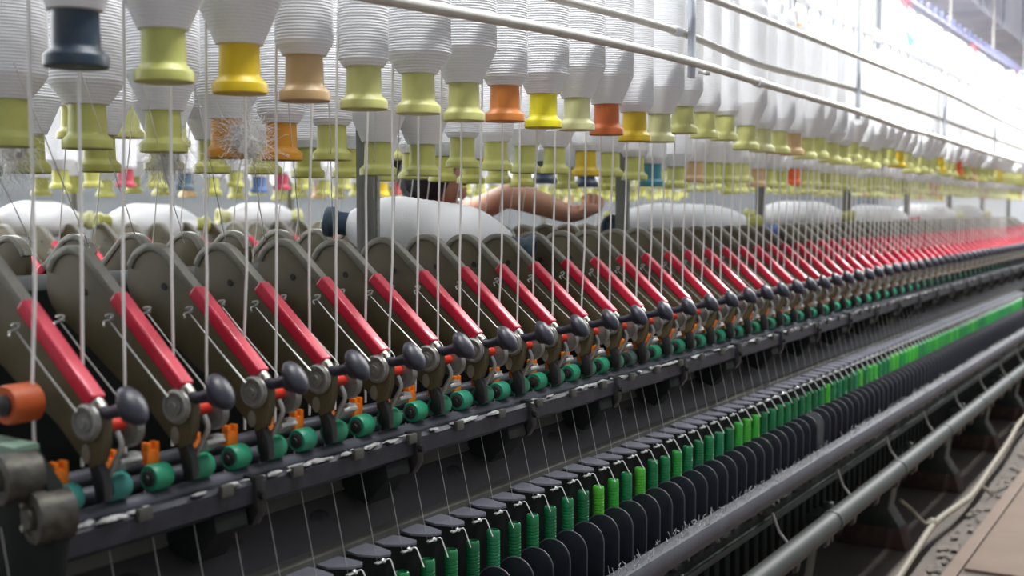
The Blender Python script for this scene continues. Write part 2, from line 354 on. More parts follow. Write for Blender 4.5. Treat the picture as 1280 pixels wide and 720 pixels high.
# ------------------------------------------------------------------ drafting arms
AY, AZ = 1.20, -.30
def arc(c, rad, a0, a1, n): return [(c[0]+rad*math.cos(math.radians(a0+(a1-a0)*i/n)), c[1]+rad*math.sin(math.radians(a0+(a1-a0)*i/n))) for i in range(n+1)]
HC = (1.345, -.103); HR = .050
UX = Vector((0, -.739, -.674)); NX = Vector((0, -.674, .739)); XX = Vector((1, 0, 0))
def lev(s, n=0.): # point on the lever line: s metres from the tangent point, n above
    p = Vector((0, HC[0], HC[1]))+NX*(HR+n)+UX*s; return p
def make_arm():
    t = thing('drafting_unit', (0, AY, Z(AZ)), '', 'drafting arm', 'red-sleeved drafting arms in a row')
    O = (0, -AY, -AZ)
    poly = arc(HC, HR, 132.4, -47.6, 18)+[(1.267, -.217), (1.20, -.258), (1.158, -.296), (1.142, -.306), (1.128, -.298), (1.120, -.275), (1.119, -.245), (1.130, -.226), (1.145, -.220)]
    b = MB(O); b.prism(poly, -.007, .007, .0012); pl = b.build('body_plate', 'plate', t)
    b = MB(O); b.lathe([(.0055, 0), (.0052, -.0009), (0, -.0009)], (-.0072, 1.318, -.112), (1, 0, 0), 14); b.build('pivot_hole', 'blackp', pl)
    b = MB(O); b.lathe([(.012, 0), (.012, -.0012), (.0095, -.0015), (.0, -.0012)], (-.007, 1.150, -.289), (1, 0, 0), 14, 1., .6); b.build('rivet', 'lever', pl)
    outer = arc(HC, HR+.003, 20, 132.4, 18); inner = arc(HC, HR-.009, 132.4, 20, 18)
    p1 = lev(.082, .004); p2 = lev(.082, -.010)
    b = MB(O); b.prism(outer+[(p1.y, p1.z), (p2.y, p2.z)]+inner, -.0088, .0088, .0015); b.build('lever_bar', 'lever', t)
    c = lev(.153, -.0025)
    b = MB(O); b.obox(c, (XX, UX, NX), (.0108, .083, .0095), .004, 3); b.build('red_sleeve', 'red', t)
    q = lev(.232, -.003)
    b = MB(O); b.lathe([(.0078, 0), (.0085, .006), (.0062, .020), (.0055, .026)], q, UX, 14); b.build('lever_tip', 'tip', t)
    h0 = lev(.252, -.004)
    b = MB(O)
    hp = [h0, h0+Vector((0, -.014, .001)), h0+Vector((0, -.028, .005)), h0+Vector((0, -.044, .009))]
    b.tube(hp, [.0085, .0075, .0085, .011], 14)
    b.lathe([(.0, -.013), (.0105, -.013), (.0145, -.006), (.0205, .0), (.0222, .004), (.0212, .009), (.0165, .0135), (.009, .0162), (.0, .017)], hp[-1]+Vector((0, -.002, .0)), (0, -.80, .60), 22, .82, 1.18, (1, 0, 0))
    b.build('handle', 'black', t)
    b = MB(O)
    b.lathe([(.0205, 0), (.0215, -.002), (.0215, -.009), (.0195, -.0115), (.0170, -.0115), (.0158, -.0085), (.0115, -.0085), (.0105, -.0115), (.0065, -.012), (.006, -.0145), (.0, -.0145)], (-.006, 1.142, -.250), (1, 0, 0), 28)
    d = b.build('pressure_disc', 'disc', t)
    b = MB(O); b.lathe([(.0225, 0), (.0225, -.003), (.0214, -.003), (.0214, 0)], (-.010, 1.142, -.250), (1, 0, 0), 28, cap=False); b.build('rim_ring', 'silver', d)
    b = MB(O); b.cyl((.006, 1.128, -.253), (.036, 1.124, -.256), .0075, seg=14); b.build('collar', 'redc', t)
    b = MB(O); b.lathe([(.0, .026), (.0222, .026), (.0238, .029), (.0238, .036), (.0215, .038), (.0, .0385)], (0, 1.121, -.260), (1, 0, 0), 26); b.build('weight_disc', 'disc', t)
    b = MB(O); b.prism([(1.152, -.290), (1.137, -.290), (1.122, -.318), (1.120, -.343), (1.136, -.349), (1.142, -.320)], -.0065, .0065, .002)
    b.build('saddle_leg', 'blackp', t)
    for sx in (-1, 1):
        b = MB(O); x = sx*.036
        b.lathe([(.010, -.0145), (.0155, -.0145), (.0172, -.0115), (.0172, .0115), (.0155, .0145), (.010, .0145)], (x, 1.152, -.337), (1, 0, 0), 26)
        rl = b.build('top_roller', 'cot', t); rl.color = (*lin('#1f8f66'), 1)
        b = MB(O); b.lathe([(.0112, 0), (.0112, -.001), (.0085, -.003), (.005, -.003), (.0045, -.0055), (0, -.0055)], (x-.0143, 1.152, -.337), (1, 0, 0), 18)
        b.build('end_cap', 'cap', rl)
        b = MB(O)
        Y0 = 1.158; b.box(x-.010, x+.010, Y0, Y0+.012, -.322, -.303, .0015)
        b.box(x-.010, x-.0035, Y0, Y0+.012, -.306, -.294, .0015); b.box(x+.0035, x+.010, Y0, Y0+.012, -.306, -.294, .0015)
        b.build('apron_clip', 'orange', t)
    b = MB(O); b.obox((.030, 1.128, -.306), (XX, (0, -.85, .5), (0, .5, .85)), (.016, .016, .003), .001); b.obox((.036, 1.122, -.296), (XX, (0, 1, 0), (0, 0, 1)), (.010, .006, .004), .001)
    b.build('cradle', 'silver', t)
    b = MB(O); b.tube(smooth([(.012, 1.118, -.262), (.013, 1.112, -.278), (.012, 1.122, -.298), (.012, 1.134, -.318)], 5), .0035, 8); b.build('spring_strap', 'silver', t)
    for sx, s0 in ((-1, .095), (1, .088)):
        x = -.019 if sx < 0 else .050
        a0 = lev(s0, -.022); a0.x = x; a1 = lev(s0+.07, -.021); a1.x = x; a2 = lev(s0+.140, -.018); a2.x = x
        b = MB(O); b.tube([a0, a1, a2] if sx < 0 else [a0, a1, a2, Vector((.034, a2.y-.022, a2.z-.018))], [.0010, .0013, .0018] if sx < 0 else .0009, 6)
        g = b.build('guide_wire', 'dwire', t)
        k = MB(O); k.tube(smooth([a0+Vector((-.012, -.004, -.006)), a0+Vector((-.006, .003, -.001)), a0+Vector((0, -.002, .002)), a0+Vector((.003, -.003, .008)), a0+Vector((-.004, .002, .007)), a0+Vector((.006, .0, .001))], 4), .0015, 6)
        k.build('hook', 'dwire', g)
    return t
arm = make_arm()
NA = 62
odd = {1: 'blueish', 7: 'dark'}
for n in range(NA):
    o = arm if n == 0 else dup(arm)
    o.location.x = XA0+XP*n+random.uniform(-.004, .004)
    o.rotation_euler.x = math.radians(random.uniform(-.9, .9))
    o['label'] = 'red-sleeved drafting arm with black handle, %s from the near end' % nth(n+1)
    for c in KIDS[o.name]:
        if c.name.startswith('top_roller'):
            q = random.random()
            c.color = (*lin('#2f8079' if n in (0,) and q < .6 else ('#3c4442' if n in (11,) else random.choice(['#1f8f66', '#239068', '#1d8560', '#2a8a6c']))), 1)
# drafting arms of the far side, turned away
for n in range(40):
    o = dup(arm); o.location = (1.23+XP*n+random.uniform(-.006, .006), 2*YC-AY-.01, Z(AZ)+.005); o.rotation_euler = (0, 0, PI)
    o['label'] = 'brown drafting arm of the far side seen from behind, %s from the near end' % nth(n+1)
    o['group'] = 'drafting arms on the far side'
for n in range(16):
    o = dup(arm); o.location = (2.66+XP*n, AY+YM, Z(AZ)); o.rotation_euler = (0, 0, 0)
    o['label'] = 'blurred red drafting arm on the machine behind, %s from its near end' % nth(n+1)
    o['group'] = 'drafting arms on the next machine'

# ------------------------------------------------------------------ hanging roving bobbins
def tube_mesh():
    b = MB(); b.lathe([(.0, 0.0), (.0360, 0.0), (.0372, .0012), (.0374, .0125), (.0366, .0142), (.0302, .0200), (.0286, .0222), (.0280, .026), (.0270, .060), (.0262, .11), (.0262, .40), (.0, .40)], (0, 0, 0), (0, 0, 1), 32)
    return b.mesh('tube_base', 'tube')
def yarn_mesh(R, cone, z0=.066):
    top = .385; prof = [(.0262, z0-.001), (.031, z0)]
    n = 0; z = z0
    while z < top+cone*.6:
        if z < z0+cone: r_ = .0325+(R-.0325)*((z-z0)/cone)
        elif z > top: r_ = R-(R-.03)*((z-top)/(cone*.6+.01))
        else: r_ = R
        a = .0004 if z < z0+cone else .0011
        prof += [(r_-a*1.3, z), (r_+a*.4, z+.0013), (r_+a*.4, z+.0032)]
        z += .0045
    prof.append((.0262, z))
    b = MB(); b.lathe(prof, (0, 0, 0), (0, 0, 1), 32, cap=False); return b.mesh('yarn_body', 'yarn', 80)
TUBE = tube_mesh()
YB = [yarn_mesh(.058, .058), yarn_mesh(.050, .036), yarn_mesh(.042, .016), yarn_mesh(.0385, .008), yarn_mesh(.055, .030), yarn_mesh(.060, .075)]
hb = MB(); hb.lathe([(.0, .40), (.012, .40), (.016, .425), (.016, .44), (.006, .45), (.006, .48), (.0, .48)], (0, 0, 0), (0, 0, 1), 14); HANG = hb.mesh('hanger', 'creel')
def roving(x, y, z, col, shape, label, group, far=False):
    t = thing('roving_bobbin', (x, y, Z(z)), label, 'yarn bobbin', group)
    o = link('tube_base', TUBE, t)
    v = CC[col]; k = random.uniform(.93, 1.05); o.color = (min(v[0]*k, 1), min(v[1]*k, 1), min(v[2]*k, 1), 1)
    link('yarn_body', YB[shape], t)
    link('hanger', HANG, t)
    return t
rowA_col = ['navy', 'yg2', 'yellow', 'tan', 'yg', 'yg', 'yg', 'orange', 'bright', 'pale', 'rust', 'gold', 'pale', 'yg', 'yg', 'yg', 'yg', 'pale', 'yg', 'tan', 'yg']
rowA_xz = [(0.957, 0.165), (1.092, 0.16), (1.228, 0.157), (1.362, 0.157), (1.502, 0.155), (1.649, 0.158), (1.788, 0.155), (1.928, 0.163), (2.075, 0.16), (2.217, 0.163), (2.356, 0.161), (2.5, 0.154), (2.639, 0.159), (2.78, 0.187), (2.924, 0.183), (3.067, 0.184), (3.237, 0.167), (3.372, 0.166), (3.517, 0.168), (3.656, 0.168)]
rowA_sh = [5, 0, 0, 2, 3, 4, 0, 2, 1, 0, 0, 2, 0, 1, 2, 3, 0, 2, 1, 3]
def fill(xz, n, step, z, dz):
    xz = list(xz)
    while len(xz) < n: xz.append((xz[-1][0]+step+random.uniform(-.01, .01), z+random.uniform(-dz, dz)))
    return xz
rnd_cols = ['yg', 'yg', 'yg', 'yg2', 'yg', 'pale', 'yg', 'yg2', 'yg', 'gold', 'yg', 'yg', 'olive', 'yg', 'tan', 'yg']
def row(name, group, xz, cols, shapes, y, dark=None):
    for i, (x, z) in enumerate(xz):
        cl = cols[i] if i < len(cols) else random.choice(rnd_cols)
        sh = shapes[i] if i < len(shapes) else random.choice([0, 0, 1, 2, 3, 4])
        roving(x, y, z, cl, sh, 'white roving bobbin on %s tube, %s in the %s' % (CNAME[cl], nth(i+1), name), group)
row('front hanging row', 'roving bobbins in the front row', fill(rowA_xz, 60, .14, .165, .012), rowA_col+['yg']*7+['yg2', 'gold', 'yg', 'yg', 'yg', 'yg', 'yg', 'yellow', 'yg', 'yg', 'hotorange'], rowA_sh, 1.157)
rowB_xz = [(1.081, 0.086), (1.217, 0.089), (1.365, 0.09), (1.508, 0.086), (1.642, 0.087), (1.783, 0.092), (1.927, 0.067), (2.08, 0.07), (2.234, 0.092), (2.376, 0.09), (2.513, 0.087), (2.658, 0.09), (2.83, 0.088), (2.973, 0.09), (3.134, 0.084), (3.257, 0.068), (3.437, 0.066), (3.586, 0.086)]
rowB_col = ['yg2', 'yg2', 'yg2', 'amber', 'amber', 'yg2', 'yg2', 'yg2', 'yg2', 'yg2', 'yg2', 'yg2', 'gold', 'yg2', 'yg2', 'teal', 'yg2', 'tan', 'yg2', 'yg2', 'yg', 'tan', 'yg2', 'yg2', 'hotorange', 'yg2']
row('second hanging row', 'roving bobbins in the second row', fill(rowB_xz, 68, .14, .085, .01), rowB_col, [4, 4, 0, 1, 2, 3, 0, 0, 3, 2, 1, 1, 2, 0, 2, 2], 1.45)
rowC_xz = [(1.12, .06), (1.24, .055), (1.335, .061), (1.486, .067), (1.638, .075), (1.764, .072), (1.915, .074), (2.056, .07)]
row('third hanging row', 'roving bobbins in the third row', fill(rowC_xz[1:], 56, .14, .07, .008), ['green', 'olive', 'olive', 'olive', 'olive', 'olive', 'olive', 'olive', 'olive', 'olive', 'olive', 'olive', 'olive', 'olive', 'navy', 'olive', 'navy', 'olive'], [2, 0, 0, 0, 0, 1, 2], 1.74)
row('fourth hanging row', 'roving bobbins in the fourth row', fill([(1.4, .15)], 40, .14, .15, .01), ['olive', 'yg2', 'olive'], [0, 0, 0, 0], 2.03)
row('front row of the machine behind', 'roving bobbins on the next machine front row', fill([(2.75, .07)], 40, .14, .075, .015), ['olive', 'olive', 'crimson', 'olive', 'slate', 'olive', 'olive', 'blue', 'crimson', 'olive', 'olive', 'olive', 'olive', 'yellow', 'red']+['olive', 'yg2', 'olive', 'olive']*7, [], 1.157+YM)
row('second row of the machine behind', 'roving bobbins on the next machine second row', fill([(2.9, .05)], 36, .14, .055, .012), ['olive', 'olive', 'yg2', 'olive', 'olive', 'tan']*6, [], 1.45+YM)

# ------------------------------------------------------------------ creel
def creel(dy, x0, x1, label):
    t = thing('bobbin_creel', (x0, YC+dy, Z(-.16)), label, 'bobbin creel')
    O = (-x0, -YC-dy, .16)
    for y, z in ((1.157, .645), (1.45, .575), (1.74, .555), (2.03, .64)):
        b = MB(O); b.box(x0, x1, y+dy-.018, y+dy+.018, z, z+.03, .003); b.build('hanging_rail', 'creel', t)
    k = 0; x = 1.99 if dy == 0 else 3.1
    while x < x1:
        b = MB(O); b.box(x-.014, x+.014, 1.515+dy, 1.545+dy, -.1115, .72, .003); pz = b.build('creel_post', 'cpost', t)
        b = MB(O); b.cyl((x+.032, 1.525+dy, -.1115), (x+.032, 1.525+dy, .5), .006, seg=10); b.build('post_rod', 'silver', pz)
        b = MB(O); b.box(x-.014, x+.014, 1.13+dy, 2.06+dy, .675, .72, .003); b.build('cross_arm', 'creel', pz)
        x += 1.23
    return t
creel(0, .5, 11.5, 'creel of grey posts and pale rails holding the near bobbins')
creel(YM, 2.2, 8.6, 'creel of the machine behind, holding its blurred bobbins')
bk = thing('spinning_frame', (2.3, YC+YM, 0), 'second spinning frame standing across the aisle behind the first', 'spinning machine')
BO = (-2.3, -YC-YM, H)
b = MB(BO); b.box(2.3, 9, 1.24+YM, 1.96+YM, -1.27, -.43, .01); b.build('bed', 'dark', bk)
b = MB(BO); b.box(2.3, 9, 1.43+YM, 1.77+YM, -.43, -.16, .008); b.build('top_beam', 'plate', bk)
b = MB(BO); b.box(2.3, 9, 1.122+YM, 1.24+YM, -.54, -.37, .004); b.build('roller_beam', 'navy', bk)

# pipe rack in front of the bobbins
pr = thing('pipe_rack', (2.59, 1.05, Z(.29)), 'three pale pipes on galvanised posts running in front of the bobbins', 'pipe rack')
PO = (-2.59, -1.05, -.29)
P1 = [(1.1, 1.05, .29), (1.47, 1.05, .305), (2.0, 1.05, .325), (2.57, 1.05, .334), (3.2, 1.05, .328), (4.0, 1.05, .322), (4.66, 1.05, .307), (5.3, 1.05, .305), (6.4, 1.05, .290), (7.85, 1.05, .278), (9.3, 1.05, .26)]
P2 = [(1.3, 1.072, .37), (1.94, 1.072, .388), (2.56, 1.072, .400), (3.1, 1.072, .383), (3.89, 1.072, .397), (4.6, 1.072, .397), (5.42, 1.072, .392), (7.4, 1.072, .372), (9.3, 1.072, .35)]
P3 = [(2.1, 1.028, .47), (2.69, 1.028, .483), (4.05, 1.028, .490), (5.3, 1.028, .492), (6.5, 1.028, .475), (7.8, 1.028, .458), (9.3, 1.028, .43)]
for P, rr_, js in ((P1, .0098, (3.02, 4.70)), (P2, .0085, (2.54, 4.10, 5.4)), (P3, .0085, (4.9, 6.6))):
    b = MB(PO); b.tube(smooth(P, 6), rr_, 14); pp = b.build('pipe', 'greyp', pr)
    Q = smooth(P, 24)
    for jx in js:
        i = min(range(len(Q)-1), key=lambda i: abs(Q[i].x-jx)); d_ = (Q[i+1]-Q[i])
        b = MB(PO); b.lathe([(rr_, -.02), (rr_*1.35, -.018), (rr_*1.35, .018), (rr_, .02)], Q[i], d_, 14); b.build('pipe_coupling', 'creel', pp)
for x, z0, z1, h in ((2.59, .300, .74, .013), (4.04, .300, .74, .013), (5.47, .285, .74, .010), (6.81, .283, .74, .010)):
    b = MB(PO); b.box(x-h, x+h, 1.052, 1.0622, z0, z1, .002)
    ps = b.build('post', 'postm', pr)
    b = MB(PO); b.box(x-.011, x+.04, 1.032, 1.037, z0+.008, z0+.014, .001); b.lathe([(.005, 0), (.005, -.01), (0, -.011)], (x+.032, 1.035, z0+.012), (0, 1, 0), 8); b.build('clamp', 'silver', ps)
    b = MB(PO); b.box(x-.009, x+.009, 1.03, 1.17, .70, .715, .002); b.build('post_arm', 'creel', ps)

# ------------------------------------------------------------------ roving strands going down to the arms
def strand_mesh(y0, z0, y1, z1, r_, seg=7, sway=.002, name='roving_strand', m='strand', dx=0.):
    b = MB(); n = 8; pts = []
    for i in range(n+1):
        t = i/n; pts.append((dx*t+random.uniform(-sway, sway)*(0 < i < n), (y1-y0)*t+random.uniform(-sway, sway)*(0 < i < n), (z1-z0)*t))
    b.tube(pts, r_, seg); return b.mesh(name, m, 80)
SM = [strand_mesh(1.178, .60, 1.198, -.315, .0020) for _ in range(5)]
for k in range(-1, 104):
    x = .95+.14*(.27+.5*k)
    o = link('roving_strand', SM[k % 5]); o.location = (x+random.uniform(-.006, .006), 1.178, Z(.60))
    tag(o, 'white roving strand hanging straight down behind the front bobbins, %s from the near end' % nth(k+2), 'roving strand', 'vertical roving strands')
SM2 = [strand_mesh(1.80, .50, 1.90, -.12, .0012) for _ in range(4)]
for k in range(44):
    o = link('roving_strand', SM2[k % 4]); o.location = (1.22+.075*k+random.uniform(-.01, .01), 1.80, Z(.50))
    tag(o, 'thin roving strand hanging between the rear bobbin rows, %s from the near end' % nth(k+1), 'roving strand', 'rear roving strands')
# slanting yarn ends on the far side
SL = [strand_mesh(1.34, .19, 1.60, -.06, .0009, 5, .0008, 'slanting_yarn', 'strand', .33) for _ in range(2)]
for k in range(11):
    o = link('slanting_yarn', SL[k % 2]); o.location = (.80+.105*k+(.03 if k == 9 else 0), 1.34, Z(.19))
    tag(o, 'fine yarn slanting down between the second and third bobbin rows, %s from the near end' % nth(k+1), 'yarn', 'slanting fine yarns')

# ------------------------------------------------------------------ spindles, lappets, separators, threads
def spindle_meshes():
    b = MB(); prof = [(.0, 0), (.0085, 0), (.0085, .0015), (.0100, .0022), (.0112, .001), (.0122, -.002), (.0124, -.012)]
    z = -.012
    for i in range(11):
        prof += [(.0125, z), (.0125, z-.0042), (.0117, z-.0048), (.0117, z-.0058), (.0125, z-.0064)]; z -= .0064
    prof += [(.0128, z-.001), (.0135, -.205), (.0, -.205)]
    b.lathe(prof, (0, 0, 0), (0, 0, 1), 20); tm = b.mesh('tube', 'pin')
    b = MB(); b.lathe([(.0, -.204), (.017, -.204), (.019, -.21), (.019, -.226), (.012, -.232), (.012, -.262), (.02, -.266), (.021, -.275), (.0, -.275)], (0, -.035, .0), (0, 0, 1), 14); bo = b.mesh('bolster', 'blackp')
    b = MB(); b.box(-.017, .017, -.080, -.05, -.40, -.268, .003); b.lathe([(.011, -.40), (.009, -.43), (0, -.435)], (0, -.065, 0), (0, 0, 1), 10); st = b.mesh('spindle_foot', 'dark')
    return tm, bo, st
TM, BOM, STM = spindle_meshes()
def flap_meshes():
    # local origin: above the spindle axis, at the eye height
    b = MB(); P = [(-.028, .045), (.020, .046), (.025, .028), (.024, -.004), (.013, -.012), (-.008, -.004), (-.028, .022)]
    t = bmesh.new(); lo = [t.verts.new((x, y, .012+.10*y)) for x, y in P]; up = [t.verts.new((x, y, .0155+.10*y)) for x, y in P]
    t.faces.new(lo); t.faces.new(up)
    for i in range(len(P)): t.faces.new([lo[i], lo[(i+1) % len(P)], up[(i+1) % len(P)], up[i]])
    mp = {v: b.v(v.co) for v in t.verts}
    for f in t.faces: b.face([mp[v] for v in f.verts])
    t.free(); fm = b.mesh('flap', 'flap', 30)
    b = MB(); b.lathe([(.0, -.002), (.0045, -.002), (.005, .001), (.003, .003), (0, .003)], (.002, -.006, .006), (.3, -.5, .8), 10); b.tube([(.002, -.006, .008), (.004, .004, .013)], .0015, 6)
    b.obox((-.008, -.004, .0045), ((1, 0, 0), (0, 1, 0), (0, 0, 1)), (.006, .0035, .0012), .0006); cm = b.mesh('clip', 'wire')
    b = MB(); b.tube([(.002, -.005, .006), (.009, -.010, .0072), (.0105, -.012, .0070), (.0112, -.0145, .0045), (.0015, -.034, -.020)], .0010, 7)
    b.tube([(.004*math.cos(a), -.004+.004*math.sin(a), .002+.0008*a) for a in [i*.6 for i in range(11)]], .0009, 6); wm = b.mesh('hook_wire', 'wire')
    return fm, cm, wm
FMH, CMH, WMH = flap_meshes()
def sep_mesh():
    poly = [(1.048, -.80)]+arc((1.0855, -.668), .0375, 180, 0, 14)+[(1.123, -.80)]
    b = MB((0, -1.085, .80)); b.prism(poly, -.0016, .0016, .0008); m1 = b.mesh('plate', 'sep')
    b = MB((0, -1.085, .80)); pts = [(0, 1.0475, -.80), (0, 1.0475, -.70)]+[(0, y, z) for y, z in arc((1.0855, -.668), .038, 180, 20, 14)]; b.tube(pts, .0018, 6); m2 = b.mesh('worn_edge', 'sepedge')
    b = MB((0, -1.085, .80)); b.box(-.005, .005, 1.075, 1.095, -.806, -.77, .001); m3 = b.mesh('foot', 'blackp')
    return m1, m2, m3
SEPM = sep_mesh()
GSEP = SEPM[0].copy(); GSEP.materials[0] = mat('faded_grey_separator', '#6c6d70', .5, 0, .4, 30, '#4a4b50')
TH = [strand_mesh(1.150, -.350, 1.106, -.548, .0005, 5, .0, 'yarn_thread', 'thread') for _ in range(1)]
G1, G2, G3 = lin('#15683f'), lin('#1d7d45'), lin('#36a33a')
bright = {4: '#4aa52e', 5: '#2f9a36', 7: '#46a632', 10: '#2c9440', 16: '#37a53c', 17: '#48a838', 18: '#40a83a', 28: '#44ac34', 34: '#48ac38', 36: '#3aa83c', 37: '#44b03c', 41: '#4cb040', 42: '#48ae3a', 45: '#3fae3a', 46: '#42b23c', 47: '#3aa83a', 53: '#40aa3a', 58: '#46ae3c', 60: '#3fae40', 66: '#48b040'}
k0, k1 = -10, 92
for k in range(k0, k1):
    x = XS0+SP*k; n = k-k0+1
    jx = random.uniform(-.003, .003); jz = random.uniform(-.003, .003)
    hexc = bright.get(k) or random.choice(['#14653c', '#17703f', '#1a7646', '#16693f', '#207a52', '#1b7a44'])
    if k > 40 and k not in bright: hexc = random.choice(['#1f8a48', '#25913f', '#1c7d48', '#2a9a42'])
    cn = 'bright green' if k in bright else 'dark green'
    t = thing('spindle', (x+jx, 1.110, Z(-.578)+jz), '%s grooved spindle tube, %s from the near end of the row' % (cn, nth(n)), 'spindle', 'green spindle tubes in a row')
    o = link('tube', TM, t); o.color = (*lin(hexc), 1)
    link('bolster', BOM, t); link('spindle_foot', STM, t)
    t = thing('thread_guide', (x+.004, 1.106, Z(-.5465)), 'grey thread guide flap with wire hook, %s from the near end' % nth(n), 'thread guide', 'thread guide flaps over the spindles')
    t.rotation_euler = (math.radians(random.uniform(-3, 3)), 0, math.radians(random.uniform(-4, 4)))
    link('flap', FMH, t); link('clip', CMH, t); link('hook_wire', WMH, t)
    t = thing('spindle_separator', (x+.037+random.uniform(-.003, .003), 1.085, Z(-.80)), ('faded grey separator plate, %s from the near end of the row' if k == 24 else 'black round-topped separator plate, %s from the near end of the row') % nth(n), 'separator plate', 'separator plates between the spindles')
    link('plate', GSEP if k == 24 else SEPM[0], t); link('worn_edge', SEPM[1], t); link('foot', SEPM[2], t)
for k in range(-17, 92):
    x = XS0+SP*k+random.uniform(-.004, .004)
    o = link('yarn_thread', TH[0]); o.location = (x, 1.150, Z(-.350))
    tag(o, 'fine spun thread running from roller down to thread guide, %s from the near end' % nth(k+18), 'thread', 'spun threads between rollers and guides')

# ------------------------------------------------------------------ white packages lying on the machine top
def lying(name, p_l, p_r, R, colname, label, group, ends=(True, True), ymat='yarn'):
    a = Vector((p_l[0], p_l[1], Z(p_l[2]))); c = Vector((p_r[0], p_r[1], Z(p_r[2]))); d = c-a; Ln = d.length
    t = thing('roving_package', (a+c)/2, label, 'yarn package', group)
    off = -(a+c)/2
    b = MB(off); prof = []
    e = .055; cone = Ln*.25
    n = 46
    for i in range(n+1):
        u = e+(Ln-2*e)*i/n
        q = max(0., min(u-e, Ln-e-u))
        r_ = R if q > cone else .031+(R-.031)*math.sin(min(q/cone, 1)*PI/2)**.9
        prof.append((r_+(.0005 if i % 2 else -.0005), u))
    b.lathe([(.02, e)]+prof+[(.02, Ln-e)], a, d, 32); b.build('yarn_body', ymat, t, 80)
    b = MB(off)
    b.lathe([(.0, .012), (.022, .012), (.024, .0), (.0335, .0), (.035, .003), (.035, .016), (.028, .024), (.0265, .03), (.0262, Ln-.03), (.0275, Ln-.024), (.035, Ln-.016), (.035, Ln-.003), (.0335, Ln), (.024, Ln), (.022, Ln-.012), (.0, Ln-.012)], a, d, 28)
    o = b.build('tube_ends', 'tube', t); o.color = (*CC[colname], 1)
    return t
G_ = 'white roving packages lying on the machine'
lying('c', (2.13, 1.75, -.026), (2.315, 1.312, -.092), .080, 'slate', 'large white roving package with slate-blue tube ends, in front of the person', G_)
lying('c', (3.63, 1.79, -.04), (3.93, 1.35, -.052), .066, 'olive', 'white roving package with olive tube end, second along the machine top', G_)
lying('c', (4.98, 1.78, -.03), (5.20, 1.37, -.034), .068, 'olive', 'white roving package with olive tube end, third along the machine top', G_)
lying('c', (6.30, 1.76, -.03), (6.48, 1.37, -.068), .070, 'crimson', 'white roving package with crimson tube end, fourth along the machine top', G_)
lying('c', (7.55, 1.78, -.03), (7.85, 1.40, -.04), .070, 'pale', 'white roving package with cream tube ends, fifth along the machine top', G_)
lying('c', (8.55, 1.78, -.03), (8.85, 1.40, -.04), .072, 'pale', 'white roving package with cream tube ends, last along the machine top', G_)
lying('c', (3.22, 3.80, -.045), (3.64, 3.62, -.062), .075, 'olive', 'blurred white roving package with olive tube end, on the machine behind', G_)
lying('c', (3.86, 3.78, -.03), (4.22, 3.62, -.03), .06, 'pale', 'blurred white roving package farther along the machine behind', G_)
lying('c', (2.72, 3.80, -.03), (3.05, 3.62, -.04), .066, 'pale', 'blurred white roving package nearest on the machine behind', G_)
# loose empty tubes on the machine top
def loose_tube(p, axis, col, label):
    t = thing('empty_tube', (p[0], p[1], Z(p[2])), label, 'bobbin tube')
    b = MB(); b.lathe([(.0, .01), (.024, .01), (.026, 0), (.034, 0), (.0355, .003), (.0355, .014), (.028, .022), (.0265, .07), (.0265, .085), (.022, .085), (.02, .06), (.0, .06)], (0, 0, 0), axis, 24)
    o = b.build('tube_body', 'tube', t); o.color = (*CC[col], 1)
    b = MB(); b.lathe([(.0268, .05), (.029, .053), (.029, .066), (.0268, .069)], (0, 0, 0), axis, 24, cap=False); b.build('yarn_remnant', 'yarn', t)
loose_tube((3.30, 1.60, -.05), (1, .2, .05), 'slate', 'slate-blue empty tube lying behind the creel post near the hand')
loose_tube((4.02, 1.32, -.085), (-.3, 1, .1), 'blue', 'white and blue tube tucked under the olive tube end')

# ------------------------------------------------------------------ lint
def fluff(loc, size, n, label, m='lintw', grav=0.):
    rnd = random.Random(int(loc[0]*1000)); t = MB()
    for i in range(n):
        p = Vector((rnd.gauss(0, .25), rnd.gauss(0, .25), rnd.gauss(0, .35)))*size
        pts = []; d = Vector((rnd.uniform(-1, 1), rnd.uniform(-1, 1), rnd.uniform(-1, 1)-grav)).normalized()
        for q in range(6):
            pts.append(p.copy()); d = (d+Vector((rnd.uniform(-.7, .7), rnd.uniform(-.7, .7), rnd.uniform(-.7, .7)-grav*.4))).normalized(); p = p+d*size*.22
        t.tube(pts, .0003, 3)
    t.blob((0, 0, 0), size*.42, 3, .30, (1, 1, 1.3), rnd)
    o = t.build('lint_tuft', m); o.location = (loc[0], loc[1], Z(loc[2])); return tag(o, label, 'lint', 'tufts of lint')
fluff((1.505, 1.41, .115), .050, 420, 'white lint tuft wrapped round the amber tube in the second row')
fluff((1.42, 1.50, .10), .045, 360, 'white lint tuft hanging beside the amber bobbin', grav=.6)
fluff((1.17, 1.56, .10), .045, 300, 'grey-white lint tuft hanging between the green and yellow-green tubes', grav=.6)
rl = random.Random(3)
t = MB()
for i in range(240):
    x = X0+.1+rl.random()**1.4*(X1-X0-.2); t.blob((x, 1.124+rl.uniform(-.004, .006), Z(-.3655)), rl.uniform(.003, .007), 1, .4, (rl.uniform(1.5, 4.5), .9, .55), rl)
tag(t.build('lint_layer', 'lint'), 'pale lint clinging along the top edge of the navy roller beam', 'lint', kind='stuff')
t = MB()
for i in range(900):
    x = 1.6+rl.random()**1.3*7.0; y = rl.uniform(.966, 1.0); z = -.703
    t.tube([(x, y, Z(z)), (x+rl.uniform(-.006, .006), y+rl.uniform(-.004, .004), Z(z)+rl.uniform(.002, .007)), (x+rl.uniform(-.008, .008), y+rl.uniform(-.005, .005), Z(z)+rl.uniform(.004, .016))], .0007, 4)
tag(t.build('lint_fuzz', 'lint'), 'lint fuzz standing along the top of the grey front rail', 'lint', kind='stuff')
t = MB()
